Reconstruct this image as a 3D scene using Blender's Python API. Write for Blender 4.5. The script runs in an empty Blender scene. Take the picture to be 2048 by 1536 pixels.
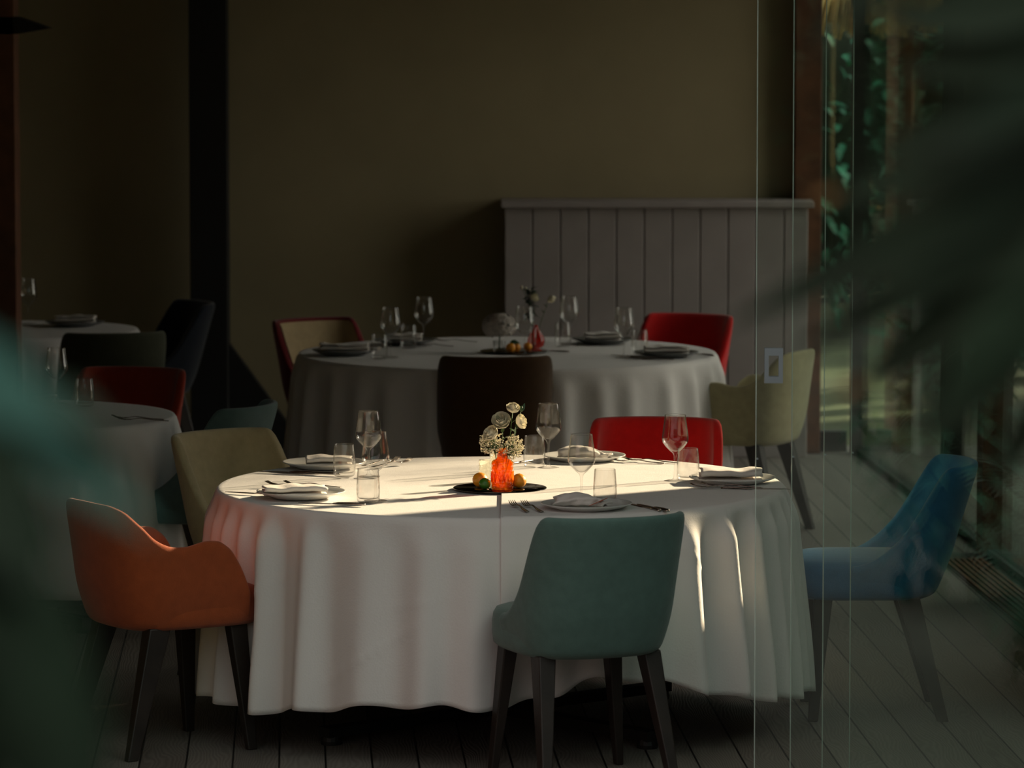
import bpy, bmesh, math, random
from mathutils import Vector, Matrix
random.seed(7)
PI = math.pi
R = math.radians
sc = bpy.context.scene
C = sc.collection

# ------------------------------------------------------------------ camera
FPX = 9200.0
cd = bpy.data.cameras.new('camera'); cam = bpy.data.objects.new('camera', cd); C.objects.link(cam)
cd.sensor_width = 36.0; cd.lens = 36.0 * FPX / 2048.0
cam.location = (0, 0, 2.35)
cam.rotation_euler = (PI/2 - math.atan(808/9200), 0, 0)
cd.clip_start = 0.1; cd.clip_end = 200
cd.dof.use_dof = True; cd.dof.focus_distance = 14.45; cd.dof.aperture_fstop = cd.lens/30.0
sc.camera = cam

# ------------------------------------------------------------------ world, sun, exposure
w = bpy.data.worlds.new('world'); sc.world = w; w.use_nodes = True
nt = w.node_tree; nt.nodes.clear()
o_ = nt.nodes.new('ShaderNodeOutputWorld'); bg = nt.nodes.new('ShaderNodeBackground')
tc = nt.nodes.new('ShaderNodeTexCoord'); sep = nt.nodes.new('ShaderNodeSeparateXYZ')
mr = nt.nodes.new('ShaderNodeMapRange'); mr.inputs[1].default_value = -0.55; mr.inputs[2].default_value = 0.6
cr = nt.nodes.new('ShaderNodeValToRGB')
cr.color_ramp.elements[0].color = (0.66, 0.45, 0.42, 1); cr.color_ramp.elements[1].color = (0.46, 0.92, 0.84, 1)
e_ = cr.color_ramp.elements.new(0.45); e_.color = (0.60, 0.58, 0.56, 1)
nt.links.new(tc.outputs['Generated'], sep.inputs[0]); nt.links.new(sep.outputs[0], mr.inputs[0])
nt.links.new(mr.outputs[0], cr.inputs[0])
dp = nt.nodes.new('ShaderNodeVectorMath'); dp.operation = 'DOT_PRODUCT'; dp.inputs[1].default_value = (1.0, .05, .15)
m2 = nt.nodes.new('ShaderNodeMapRange'); m2.interpolation_type = 'SMOOTHSTEP'; m2.inputs[1].default_value = .35; m2.inputs[2].default_value = .85; nt.links.new(tc.outputs['Generated'], dp.inputs[0]); nt.links.new(dp.outputs['Value'], m2.inputs[0])
mc = nt.nodes.new('ShaderNodeMixRGB'); mc.inputs[2].default_value = (2.8, 2.55, 2.25, 1)
nt.links.new(m2.outputs[0], mc.inputs[0]); nt.links.new(cr.outputs[0], mc.inputs[1]); nt.links.new(mc.outputs[0], bg.inputs[0]); nt.links.new(bg.outputs[0], o_.inputs[0])
bg.inputs[1].default_value = 0.95
sl = bpy.data.lights.new('sun', 'SUN'); sun = bpy.data.objects.new('sun', sl); C.objects.link(sun)
sl.energy = 10.5; sl.angle = R(1.3); sl.color = (1.0, 0.80, 0.52)
sun.rotation_euler = Vector((-.81, -.59, -.364)).to_track_quat('-Z', 'Y').to_euler()
sun.location = (8, 20, 5)
sc.view_settings.view_transform = 'Standard'; sc.view_settings.look = 'None'
sc.view_settings.gamma = 1; sc.view_settings.use_curve_mapping = False
sc.view_settings.exposure = 0.0
sc.cycles.use_denoising = True
sc.cycles.max_bounces = 10; sc.cycles.transparent_max_bounces = 40
sc.cycles.caustics_reflective = False; sc.cycles.caustics_refractive = False
sc.cycles.sample_clamp_indirect = 4

# ------------------------------------------------------------------ materials
def mat(name, col, rough=.7, metal=0, bump=0, bscale=50, var=0, vscale=6, sheen=0, spec=.5):
    m = bpy.data.materials.new(name); m.use_nodes = True
    n = m.node_tree.nodes; l = m.node_tree.links; b = n['Principled BSDF']
    b.inputs['Base Color'].default_value = (*col, 1); b.inputs['Roughness'].default_value = rough
    b.inputs['Metallic'].default_value = metal; b.inputs['Specular IOR Level'].default_value = spec
    t = n.new('ShaderNodeTexCoord')
    if sheen: b.inputs['Sheen Weight'].default_value = sheen; b.inputs['Sheen Roughness'].default_value = .5
    if var:
        z = n.new('ShaderNodeTexNoise'); z.inputs['Scale'].default_value = vscale; z.inputs['Detail'].default_value = 4
        r = n.new('ShaderNodeValToRGB')
        r.color_ramp.elements[0].color = (*[c*(1-var) for c in col], 1); r.color_ramp.elements[1].color = (*[min(1, c*(1+var)) for c in col], 1)
        r.color_ramp.elements[0].position = .3; r.color_ramp.elements[1].position = .7
        l.new(t.outputs['Object'], z.inputs[0]); l.new(z.outputs[0], r.inputs[0]); l.new(r.outputs[0], b.inputs['Base Color'])
    if bump:
        z = n.new('ShaderNodeTexNoise'); z.inputs['Scale'].default_value = bscale; z.inputs['Detail'].default_value = 3
        p = n.new('ShaderNodeBump'); p.inputs['Strength'].default_value = bump; p.inputs['Distance'].default_value = .002
        l.new(t.outputs['Object'], z.inputs[0]); l.new(z.outputs[0], p.inputs['Height']); l.new(p.outputs[0], b.inputs['Normal'])
    return m

def fabric(name, col):
    return mat(name, col, rough=.95, bump=.5, bscale=420, var=.08, vscale=30, sheen=.25, spec=.15)

def weave(name, col):      # table linen: fine woven bump and faint large creases
    m = bpy.data.materials.new(name); m.use_nodes = True
    n = m.node_tree.nodes; l = m.node_tree.links; b = n['Principled BSDF']
    b.inputs['Base Color'].default_value = (*col, 1); b.inputs['Roughness'].default_value = .85; b.inputs['Specular IOR Level'].default_value = .2
    b.inputs['Sheen Weight'].default_value = .15
    t = n.new('ShaderNodeTexCoord')
    v = n.new('ShaderNodeTexVoronoi'); v.inputs['Scale'].default_value = 160
    z = n.new('ShaderNodeTexNoise'); z.inputs['Scale'].default_value = 9; z.inputs['Detail'].default_value = 5
    p = n.new('ShaderNodeBump'); p.inputs['Strength'].default_value = .25; p.inputs['Distance'].default_value = .0015
    q = n.new('ShaderNodeBump'); q.inputs['Strength'].default_value = .25; q.inputs['Distance'].default_value = .012
    l.new(t.outputs['Object'], v.inputs[0]); l.new(t.outputs['Object'], z.inputs[0])
    l.new(v.outputs['Distance'], p.inputs['Height']); l.new(z.outputs[0], q.inputs['Height']); l.new(q.outputs[0], p.inputs['Normal'])
    l.new(p.outputs[0], b.inputs['Normal'])
    return m

def thin_glass(name, tint=(1, 1, 1), ior=1.5, rough=0.0, bump=0, bscale=60, body=0, bodycol=(1, .3, .05)):
    m = bpy.data.materials.new(name); m.use_nodes = True
    n = m.node_tree.nodes; l = m.node_tree.links; n.remove(n['Principled BSDF'])
    out = n['Material Output']; tr = n.new('ShaderNodeBsdfTransparent'); tr.inputs[0].default_value = (*tint, 1)
    g = n.new('ShaderNodeBsdfGlossy'); g.inputs['Roughness'].default_value = rough; g.inputs[0].default_value = (1, 1, 1, 1)
    fr = n.new('ShaderNodeLayerWeight'); fr.inputs[0].default_value = .5
    f0 = ((ior-1)/(ior+1))**2
    pw = n.new('ShaderNodeMath'); pw.operation = 'POWER'; pw.inputs[1].default_value = 4.5; l.new(fr.outputs['Facing'], pw.inputs[0])
    ma = n.new('ShaderNodeMath'); ma.operation = 'MULTIPLY_ADD'; ma.inputs[1].default_value = 1-f0; ma.inputs[2].default_value = f0; l.new(pw.outputs[0], ma.inputs[0])
    mx = n.new('ShaderNodeMixShader'); l.new(ma.outputs[0], mx.inputs[0])
    base = tr
    if body:
        tl = n.new('ShaderNodeBsdfTranslucent'); tl.inputs[0].default_value = (*bodycol, 1)
        m2 = n.new('ShaderNodeMixShader'); m2.inputs[0].default_value = body
        l.new(tr.outputs[0], m2.inputs[1]); l.new(tl.outputs[0], m2.inputs[2]); base = m2
    l.new(base.outputs[0], mx.inputs[1]); l.new(g.outputs[0], mx.inputs[2]); l.new(mx.outputs[0], out.inputs[0])
    if bump:
        t = n.new('ShaderNodeTexCoord'); z = n.new('ShaderNodeTexVoronoi'); z.inputs['Scale'].default_value = bscale
        p = n.new('ShaderNodeBump'); p.inputs['Strength'].default_value = bump; p.inputs['Distance'].default_value = .003
        l.new(t.outputs['Object'], z.inputs[0]); l.new(z.outputs[0], p.inputs['Height'])
        l.new(p.outputs[0], fr.inputs['Normal']); l.new(p.outputs[0], g.inputs['Normal'])
    return m

def clear_glass(name):
    """thin clear glass: see-through face on, darker and shinier where the wall is seen edge on"""
    m = bpy.data.materials.new(name); m.use_nodes = True
    n = m.node_tree.nodes; l = m.node_tree.links; n.remove(n['Principled BSDF'])
    lw = n.new('ShaderNodeLayerWeight'); lw.inputs[0].default_value = .5
    r = n.new('ShaderNodeValToRGB'); r.color_ramp.elements[0].color = (.985, .985, .98, 1); r.color_ramp.elements[0].position = .55
    r.color_ramp.elements[1].color = (.50, .46, .42, 1); r.color_ramp.elements[1].position = .98
    e = r.color_ramp.elements.new(.85); e.color = (.90, .89, .87, 1)
    tr = n.new('ShaderNodeBsdfTransparent'); g = n.new('ShaderNodeBsdfGlossy'); g.inputs['Roughness'].default_value = .04
    pw = n.new('ShaderNodeMath'); pw.operation = 'POWER'; pw.inputs[1].default_value = 3.2
    ma = n.new('ShaderNodeMath'); ma.operation = 'MULTIPLY_ADD'; ma.inputs[1].default_value = .9; ma.inputs[2].default_value = .045
    mx = n.new('ShaderNodeMixShader')
    l.new(lw.outputs['Facing'], r.inputs[0]); l.new(r.outputs[0], tr.inputs[0]); l.new(lw.outputs['Facing'], pw.inputs[0]); l.new(pw.outputs[0], ma.inputs[0])
    l.new(ma.outputs[0], mx.inputs[0]); l.new(tr.outputs[0], mx.inputs[1]); l.new(g.outputs[0], mx.inputs[2]); l.new(mx.outputs[0], n['Material Output'].inputs[0])
    return m

def leafmat(name, col, rough=.45):
    m = mat(name, col, rough=rough, var=.35, vscale=5)
    return m

def deck_mat():
    m = bpy.data.materials.new('deck_boards'); m.use_nodes = True
    n = m.node_tree.nodes; l = m.node_tree.links; b = n['Principled BSDF']
    t = n.new('ShaderNodeTexCoord'); mp = n.new('ShaderNodeMapping'); mp.inputs['Rotation'].default_value = (0, 0, R(-2.7))
    l.new(t.outputs['Object'], mp.inputs[0])
    s = n.new('ShaderNodeSeparateXYZ'); l.new(mp.outputs[0], s.inputs[0])
    def M(op, a, bb=None):
        k = n.new('ShaderNodeMath'); k.operation = op
        for i, q in enumerate((a, bb)):
            if q is None: continue
            if isinstance(q, (int, float)): k.inputs[i].default_value = q
            else: l.new(q, k.inputs[i])
        return k.outputs[0]
    u = M('DIVIDE', M('ADD', s.outputs[0], 50.035), .14)
    fr = M('FRACT', u); idx = M('FLOOR', u)
    edge = M('ABSOLUTE', M('SUBTRACT', fr, .5))
    gap = M('GREATER_THAN', edge, .478)
    # fine embossed grain running along the boards, bent by slow noise
    cmb = n.new('ShaderNodeCombineXYZ'); l.new(s.outputs[0], cmb.inputs[0]); l.new(M('MULTIPLY', s.outputs[1], .22), cmb.inputs[1]); l.new(idx, cmb.inputs[2])
    nz = n.new('ShaderNodeTexNoise'); nz.inputs['Scale'].default_value = 7; nz.inputs['Detail'].default_value = 2; l.new(cmb.outputs[0], nz.inputs[0])
    ph = M('ADD', M('MULTIPLY', s.outputs[0], 560), M('MULTIPLY', nz.outputs[0], 95))
    gr = M('SINE', ph)
    n2 = n.new('ShaderNodeTexNoise'); n2.inputs['Scale'].default_value = 2.5; n2.inputs['Detail'].default_value = 5; l.new(cmb.outputs[0], n2.inputs[0])
    wn = n.new('ShaderNodeTexWhiteNoise'); wn.noise_dimensions = '1D'; l.new(idx, wn.inputs['W'])
    tone = M('ADD', M('MULTIPLY', n2.outputs[0], .7), M('ADD', M('MULTIPLY', wn.outputs[0], .25), M('MULTIPLY', gr, .10)))
    r = n.new('ShaderNodeValToRGB'); l.new(tone, r.inputs[0])
    r.color_ramp.elements[0].position = .2; r.color_ramp.elements[0].color = (.11, .092, .078, 1)
    r.color_ramp.elements[1].position = .85; r.color_ramp.elements[1].color = (.27, .245, .215, 1)
    mx = n.new('ShaderNodeMixRGB'); l.new(gap, mx.inputs[0]); l.new(r.outputs[0], mx.inputs[1]); mx.inputs[2].default_value = (.006, .005, .004, 1)
    l.new(mx.outputs[0], b.inputs['Base Color']); b.inputs['Roughness'].default_value = .62
    hgt = M('SUBTRACT', M('MULTIPLY', gr, .15), M('MULTIPLY', gap, 3.0))
    bp = n.new('ShaderNodeBump'); bp.inputs['Distance'].default_value = .003; bp.inputs['Strength'].default_value = .6
    l.new(hgt, bp.inputs['Height']); l.new(bp.outputs[0], b.inputs['Normal'])
    return m

MAT = dict(
    deck=deck_mat(),
    wall=mat('olive_plaster', (.37, .315, .195), rough=.9, bump=.3, bscale=40, var=.05, vscale=3, spec=.2),
    ceiling=mat('ceiling_board', (.10, .085, .06), rough=.9, var=.1),
    darkwood=mat('reddish_wood', (.16, .062, .03), rough=.55, bump=.4, bscale=30, var=.3, vscale=9),
    black=mat('black_steel', (.004, .004, .004), rough=.6, var=.1),
    panel=mat('mauve_grey_paint', (.33, .295, .285), rough=.6, bump=.2, bscale=60, var=.06),
    frame=mat('dark_frame', (.02, .018, .016), rough=.5, var=.1),
    pane=thin_glass('window_glass', (.955, .98, .965), ior=1.52),
    paneedge=mat('polished_glass_edge', (.50, .62, .55), rough=.15, var=.15),
    chrome=mat('brushed_steel_plate', (.45, .50, .56), rough=.35, metal=.8, var=.1),
    linen=weave('white_linen', (.80, .775, .75)),
    napkin=weave('napkin_linen', (.78, .73, .68)),
    legs=mat('dark_stained_wood', (.020, .014, .011), rough=.45, bump=.3, bscale=60, var=.3, vscale=14),
    teal=fabric('grey_green_fabric', (.105, .19, .165)),
    orange=fabric('rust_orange_fabric', (.38, .082, .025)),
    beige=fabric('sand_fabric', (.54, .45, .26)),
    olive=fabric('olive_tan_fabric', (.40, .36, .21)),
    red=fabric('red_velvet', (.46, .006, .006)),
    blue=fabric('blue_fabric', (.035, .16, .33)),
    brown=fabric('dark_brown_fabric', (.07, .035, .012)),
    slate=fabric('slate_green_fabric', (.085, .14, .135)),
    navy=fabric('navy_fabric', (.008, .011, .018)),
    moss=fabric('moss_fabric', (.06, .065, .04)),
    brick=fabric('brick_red_fabric', (.28, .03, .012)),
    maroon=fabric('shaded_maroon_fabric', (.14, .01, .012)),  # orange-brown chair fabric with its shade painted in
    tan=fabric('lit_tan_fabric', (.42, .32, .18)),  # inside of the same chair, window light painted in
    porcelain=mat('white_porcelain', (.72, .72, .69), rough=.18, var=.02),
    greyplate=mat('dark_stoneware', (.12, .13, .13), rough=.3, var=.1),
    steel=mat('cutlery_steel', (.36, .31, .27), rough=.22, metal=1, var=.05),
    glass=clear_glass('drinking_glass'),
    orangeglass=thin_glass('orange_glass', (1, .62, .22), ior=1.5, rough=.03, bump=.8, bscale=90, body=.4, bodycol=(1, .42, .06)),
    pinkglass=thin_glass('pink_glass', (.9, .35, .28), ior=1.5, rough=.05, body=.6, bodycol=(.9, .22, .16)),
    texglass=thin_glass('textured_glass', (.95, .95, .92), ior=1.7, rough=.08, bump=1, bscale=120, body=.25, bodycol=(.9, .85, .7)),
    mirror=mat('smoked_mirror', (.10, .095, .085), rough=.03, metal=1, var=.02),
    orangefruit=mat('orange_peel', (.85, .33, .02), rough=.4, bump=.6, bscale=160, var=.08),
    lime=mat('lime_peel', (.04, .16, .012), rough=.35, bump=.4, bscale=120, var=.2),
    petal=mat('cream_petals', (.88, .82, .64), rough=.7, var=.1, vscale=30),
    floret=mat('baby_breath_florets', (.78, .70, .50), rough=.8, var=.1, vscale=80),
    hydr=mat('hydrangea_petals', (.50, .45, .40), rough=.8, var=.15, vscale=60),
    stem=mat('green_stem', (.05, .10, .025), rough=.6, var=.2),
    leaf=leafmat('rose_leaf', (.045, .10, .03)),
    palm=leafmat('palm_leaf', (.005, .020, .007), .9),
    drytip=mat('dry_leaf_tip', (.20, .10, .02), rough=.8, var=.2),
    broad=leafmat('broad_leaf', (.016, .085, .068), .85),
    shrub=leafmat('shrub_leaf', (.055, .25, .155), .35),
    shrubdark=leafmat('dark_shrub_leaf', (.025, .07, .03), .5),
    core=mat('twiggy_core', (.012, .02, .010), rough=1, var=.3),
    trunk=mat('pale_bark', (.36, .26, .17), rough=.9, bump=1, bscale=20, var=.3),
    brownbark=mat('brown_bark', (.10, .06, .035), rough=.9, bump=1, bscale=30, var=.3),
    gravel=mat('pale_gravel', (.16, .165, .145), rough=.95, bump=1, bscale=25, var=.25, vscale=1.5),
    paving=mat('pale_paving', (.45, .42, .36), rough=.95, bump=1, bscale=25, var=.25, vscale=1.5),
    lawn=mat('garden_soil', (.10, .12, .06), rough=1, var=.5, vscale=1.2),
    straw=mat('straw_thatch', (.85, .55, .22), rough=.9, bump=1, bscale=40, var=.35, vscale=14),
    terracotta=mat('dark_planter', (.05, .04, .035), rough=.7, var=.2),
    switch=mat('grey_plastic', (.4, .42, .44), rough=.5, var=.05),
)

# ------------------------------------------------------------------ helpers
def link(name, me, parent=None):
    o = bpy.data.objects.new(name, me); C.objects.link(o)
    if parent: o.parent = parent
    return o
def mesh(name, verts, faces, m, smooth=True):
    me = bpy.data.meshes.new(name); me.from_pydata([tuple(v) for v in verts], [], faces); me.materials.append(MAT[m] if isinstance(m, str) else m)
    bm = bmesh.new(); bm.from_mesh(me); bmesh.ops.recalc_face_normals(bm, faces=bm.faces); bm.to_mesh(me); bm.free()
    if smooth: me.polygons.foreach_set('use_smooth', [True]*len(me.polygons))
    me.update()
    return me
def tag(o, label, cat, group=None):
    o['label'] = label; o['category'] = cat
    if group: o['group'] = group
    return o
def thing(name, label, cat, loc=(0, 0, 0), rz=0, group=None):
    o = bpy.data.objects.new(name, None); C.objects.link(o); o.empty_display_size = .1
    o.location = loc; o.rotation_euler = (0, 0, rz)
    return tag(o, label, cat, group)
def struct(o): o['kind'] = 'structure'; return o

class MB:
    def __init__(s): s.v = []; s.f = []
    def add(s, vs, fs):
        k = len(s.v); s.v += [Vector(v) for v in vs]; s.f += [tuple(i+k for i in f) for f in fs]; return s
    def box(s, x0, x1, y0, y1, z0, z1, M=None):
        vs = [Vector((x, y, z)) for x in (x0, x1) for y in (y0, y1) for z in (z0, z1)]
        if M: vs = [M @ v for v in vs]
        return s.add(vs, [(0, 1, 3, 2), (4, 6, 7, 5), (0, 4, 5, 1), (2, 3, 7, 6), (0, 2, 6, 4), (1, 5, 7, 3)])
    def lathe(s, prof, n=32, c=(0, 0, 0)):
        vs = []; fs = []
        for r, z in prof:
            for i in range(n):
                a = 2*PI*i/n; vs.append((c[0]+r*math.cos(a), c[1]+r*math.sin(a), c[2]+z))
        for j in range(len(prof)-1):
            for i in range(n):
                fs.append((j*n+i, j*n+(i+1) % n, (j+1)*n+(i+1) % n, (j+1)*n+i))
        if prof[0][0] > 1e-6: fs.append(tuple(range(n))[::-1])
        if prof[-1][0] > 1e-6: fs.append(tuple((len(prof)-1)*n+i for i in range(n)))
        return s.add(vs, fs)
    def tube(s, pts, r, n=6):
        pts = [Vector(p) for p in pts]; rr = r if isinstance(r, (list, tuple)) else [r]*len(pts)
        vs = []; fs = []
        for i, p in enumerate(pts):
            d = (pts[min(i+1, len(pts)-1)]-pts[max(i-1, 0)]).normalized()
            a = d.orthogonal().normalized(); b = d.cross(a)
            if i and abs(d.dot(la)) < .9: a = (la-d*d.dot(la)).normalized(); b = d.cross(a)
            la = a
            for k in range(n):
                t = 2*PI*k/n; vs.append(p+(a*math.cos(t)+b*math.sin(t))*rr[i])
        for i in range(len(pts)-1):
            for k in range(n): fs.append((i*n+k, i*n+(k+1) % n, (i+1)*n+(k+1) % n, (i+1)*n+k))
        fs.append(tuple(range(n))[::-1]); fs.append(tuple((len(pts)-1)*n+k for k in range(n)))
        return s.add(vs, fs)
    def ball(s, c, r, sc_=(1, 1, 1), nu=12, nv=8, M=None):
        vs = []; fs = []
        for j in range(1, nv):
            t = PI*j/nv
            for i in range(nu):
                a = 2*PI*i/nu; vs.append(Vector((math.sin(t)*math.cos(a)*sc_[0]*r, math.sin(t)*math.sin(a)*sc_[1]*r, math.cos(t)*sc_[2]*r)))
        vs += [Vector((0, 0, r*sc_[2])), Vector((0, 0, -r*sc_[2]))]
        for j in range(nv-2):
            for i in range(nu): fs.append((j*nu+i, (j+1)*nu+i, (j+1)*nu+(i+1) % nu, j*nu+(i+1) % nu))
        T, B = len(vs)-2, len(vs)-1
        for i in range(nu):
            fs.append((T, i, (i+1) % nu)); fs.append((B, (nv-2)*nu+(i+1) % nu, (nv-2)*nu+i))
        if M: vs = [M @ v for v in vs]
        return s.add([v+Vector(c) for v in vs], fs)
    def leaf(s, base, d, up, L, Wd, bend=.25, n=4):
        d = d.normalized(); side = d.cross(up)
        if side.length < 1e-4: side = d.orthogonal()
        side.normalize(); nn = side.cross(d)
        vs = [base]; fs = []
        for i in range(1, n):
            t = i/n; w_ = Wd*math.sin(PI*t**.8)*.5; p = base+d*(L*t)-nn*(bend*L*t*t)
            vs += [p-side*w_+nn*w_*.25, p, p+side*w_+nn*w_*.25]
        vs.append(base+d*L-nn*bend*L)
        fs += [(0, 1, 2), (0, 2, 3)]
        for i in range(n-2):
            a = 1+i*3; fs += [(a, a+3, a+4, a+1), (a+1, a+4, a+5, a+2)]
        a = 1+(n-2)*3; e = len(vs)-1; fs += [(a, e, a+1), (a+1, e, a+2)]
        return s.add(vs, fs)
    def mesh(s, name, m, smooth=True): return mesh(name, s.v, s.f, m, smooth)
    def obj(s, name, m, parent=None, smooth=True): return link(name, s.mesh(name, m, smooth), parent)

def bevel(o, wd=.004, seg=2):
    b = o.modifiers.new('bevel', 'BEVEL'); b.width = wd; b.segments = seg; b.limit_method = 'ANGLE'; return o
def subd(o, n=1):
    b = o.modifiers.new('subd', 'SUBSURF'); b.levels = n; b.render_levels = n; return o
def sbox(name, m, x0, x1, y0, y1, z0, z1, parent=None, bev=.004):
    o = MB().box(x0, x1, y0, y1, z0, z1).obj(name, m, parent, smooth=False)
    if bev: bevel(o, bev)
    return o
def lerp(a, b, t): return a+(b-a)*t
def sstep(a, b, x):
    t = max(0, min(1, (x-a)/(b-a))); return t*t*(3-2*t)
def interp(tab, x):
    for (a, b), (c, d) in zip(tab, tab[1:]):
        if x <= c:
            t = (x-a)/(c-a); t = t*t*(3-2*t)*.5+t*.5; return b+(d-b)*t
    return tab[-1][1]

# ================================================================== THE SETTING
struct(sbox('floor', 'deck', -4.2, 2.6, 12.3, 23.2, -.04, 0, bev=0))
struct(MB().box(-30, 40, -30, 60, -.30, -.045).obj('ground_garden', 'lawn', smooth=False))
struct(MB().box(-6, 8, -16, 12.28, -.045, -.005).obj('ground_gravel_path', 'gravel', smooth=False))
struct(MB().box(2.6, 9, 18, 30, -.045, -.005).obj('ground_side_path', 'paving', smooth=False))
struct(sbox('ceiling', 'ceiling', -4.2, 2.7, 12.4, 23.2, 2.95, 3.1, bev=0))
struct(sbox('wall_back', 'wall', -4.1, 1.40, 22.9, 23.1, 0, 2.95, bev=0))
struct(sbox('wall_left', 'wall', -4.2, -4.05, 12.4, 23.1, 0, 2.95, bev=0))
struct(sbox('wall_front', 'wall', -4.2, -1.53, 12.5, 12.7, 0, 2.95, bev=0))
struct(sbox('trim_1', 'frame', -1.53, 2.3, 12.85, 13.15, 2.45, 2.95, bev=0))      # header over the folding glass
# right-hand wall: runs along the boards, slightly turned
def RW(y): return 1.92-.058*(y-18.74)
def rpanel(name, m, y0, y1, z0, z1, th=.12, off=0):
    vs = []
    for y in (y0, y1):
        for x in (RW(y)+off, RW(y)+off+th):
            for z in (z0, z1): vs.append((x, y, z))
    return struct(link(name, mesh(name, vs, [(0, 1, 3, 2), (4, 6, 7, 5), (0, 4, 5, 1), (2, 3, 7, 6), (0, 2, 6, 4), (1, 5, 7, 3)], m, False)))
rpanel('wall_right', 'wall', 14.3, 14.72, 0, 2.95)
rpanel('window_5', 'pane', 13.2, 14.3, .03, 2.55, .008, .04)
rpanel('trim_11', 'frame', 13.0, 14.3, 2.55, 2.95, .1)
rpanel('trim_12', 'frame', 13.1, 13.2, 0, 2.55, .1)
rpanel('wall_right_sill', 'wall', 14.72, 17.3, 0, 1.12)
rpanel('wall_right_pier', 'wall', 15.03, 15.5, 1.12, 2.95)
rpanel('wall_right_lintel', 'wall', 14.72, 17.3, 2.5, 2.95)
rpanel('trim_2', 'darkwood', 18.68, 18.84, 0, 2.95, .12)
rpanel('trim_3', 'frame', 19.75, 19.84, 0, 2.95, .09)
rpanel('trim_4', 'darkwood', 17.3, 17.45, 0, 2.95, .12)
rpanel('trim_5', 'frame', 22.74, 22.82, 0, 2.95, .05)
rpanel('trim_6', 'frame', 17.45, 22.9, 2.55, 2.95, .1)
rpanel('baseboard_right', 'frame', 17.45, 22.85, 0, .03, .08, .02)
rpanel('window_1', 'pane', 17.45, 18.68, .03, 2.55, .008, .04)
rpanel('window_2', 'pane', 18.84, 19.75, .03, 2.55, .008, .04)
rpanel('window_3', 'pane', 19.84, 22.74, .03, 2.55, .008, .04)
struct(sbox('trim_7', 'darkwood', 1.40, 1.535, 22.8, 23.1, 0, 2.95, bev=.006))
struct(sbox('window_4', 'pane', 1.535, 1.675, 22.94, 22.948, .1, 2.6, bev=0))
struct(sbox('trim_8', 'frame', 1.535, 1.675, 22.9, 23.0, 0, .1, bev=0))
struct(sbox('trim_9', 'frame', 1.535, 1.675, 22.9, 23.0, 2.6, 2.95, bev=0))
struct(sbox('baseboard_back', 'frame', -4.05, 1.40, 22.88, 22.9, 0, .08, bev=0))

# sliding glass doors: four frameless leaves stacked one behind the other
for i, x0 in enumerate((.690, .795, .890, .972)):
    y = 12.93+i*.055
    d = struct(sbox('door_%d' % (i+1), 'pane', x0, x0+1.12, y, y+.010, .012, 2.45, bev=0))
    sbox('polished_edge', 'paneedge', x0-.0022, x0, y, y+.010, .012, 2.45, d, bev=0)
    MB().box(x0+.0, x0+.006, y-.001, y+.011, 1.0, 1.004).obj('edge_joint', 'chrome', d, False)
    if i == 0:      # flush pull plate with a cut-out
        m = MB()
        for b in ((.712, .724, 1.217, 1.316), (.752, .764, 1.217, 1.316)): m.box(b[0], b[1], y-.006, y+.016, b[2], b[3])
        m.box(.724, .752, y-.006, y+.016, 1.295, 1.316); m.box(.724, .752, y-.006, y+.016, 1.217, 1.236)
        o = m.obj('flush_pull', 'chrome', d, False); o['label'] = 'steel flush pull plate with a cut-out'
struct(sbox('trim_10', 'frame', .5, 2.3, 12.86, 13.16, -.03, .012, bev=0))

# ------------------------------------------------------------------ fixed furniture at the back
t = thing('panelled_partition', 'low mauve-grey tongue-and-groove partition with capped top against the back wall', 'partition', (.71, 22.72, 0))
m = MB(); nb = 13; x0 = -.72; bw = 1.44/nb
bw = .1375; nb = 11
for i in range(nb):
    a = -.745+i*bw; b = min(a+bw-.006, .745)
    if b > a: m.box(a, b, -.12, -.10, .0, 1.235)
m.box(-.745, .745, -.10, .16, 0, 1.235)
bevel(m.obj('boards', 'panel', t, False), .003, 1)
bevel(MB().box(-.765, .775, -.15, .175, 1.235, 1.268).obj('cap_rail', 'panel', t, False), .005)
t = thing('steel_post', 'black square post against the back wall with a black wedge at its base', 'post', (-1.494, 22.72, 0))
sbox('shaft', 'black', -.093, .093, -.09, .09, 0, 2.95, t)
mesh_ = MB().add([(.093, -.05, .0), (.093, -.05, .56), (.50, -.05, .0), (.093, .05, 0), (.093, .05, .56), (.50, .05, 0)], [(0, 1, 2), (3, 5, 4), (0, 3, 4, 1), (1, 4, 5, 2), (0, 2, 5, 3)])
mesh_.obj('black_wedge', 'black', t, False)  # black triangular wedge right of the post, down to the floor
t = thing('wooden_column', 'dark reddish wooden column with a flat bracket at the far left edge', 'column', (-2.29, 20.2, 0))
sbox('shaft', 'darkwood', -.12, .12, -.1, .1, 0, 2.95, t)
m = MB().add([(-.25, -.1, 2.19), (.13, -.1, 2.19), (.27, -.1, 2.14), (.13, -.1, 2.115), (-.25, -.1, 2.115), (-.25, .1, 2.19), (.13, .1, 2.19), (.27, .1, 2.14), (.13, .1, 2.115), (-.25, .1, 2.115)],
             [(0, 1, 2, 3, 4), (9, 8, 7, 6, 5), (0, 5, 6, 1), (1, 6, 7, 2), (2, 7, 8, 3), (3, 8, 9, 4), (4, 9, 5, 0)])
m.obj('bracket', 'black', t, False)
# floor grille by the glass wall
t = thing('floor_grille', 'brown slatted linear grille set in the floor beside the glass wall', 'grille', (RW(16.9)-.10, 16.95, 0), R(3.3))
m = MB()
for i in range(7): m.box(-.085+i*.025, -.072+i*.025, -1.85, 1.62, .002, .010)
m.obj('slats', 'darkwood', t, False)
MB().box(-.095, .095, -1.86, 1.63, .0005, .003).obj('tray', 'frame', t, False)

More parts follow.
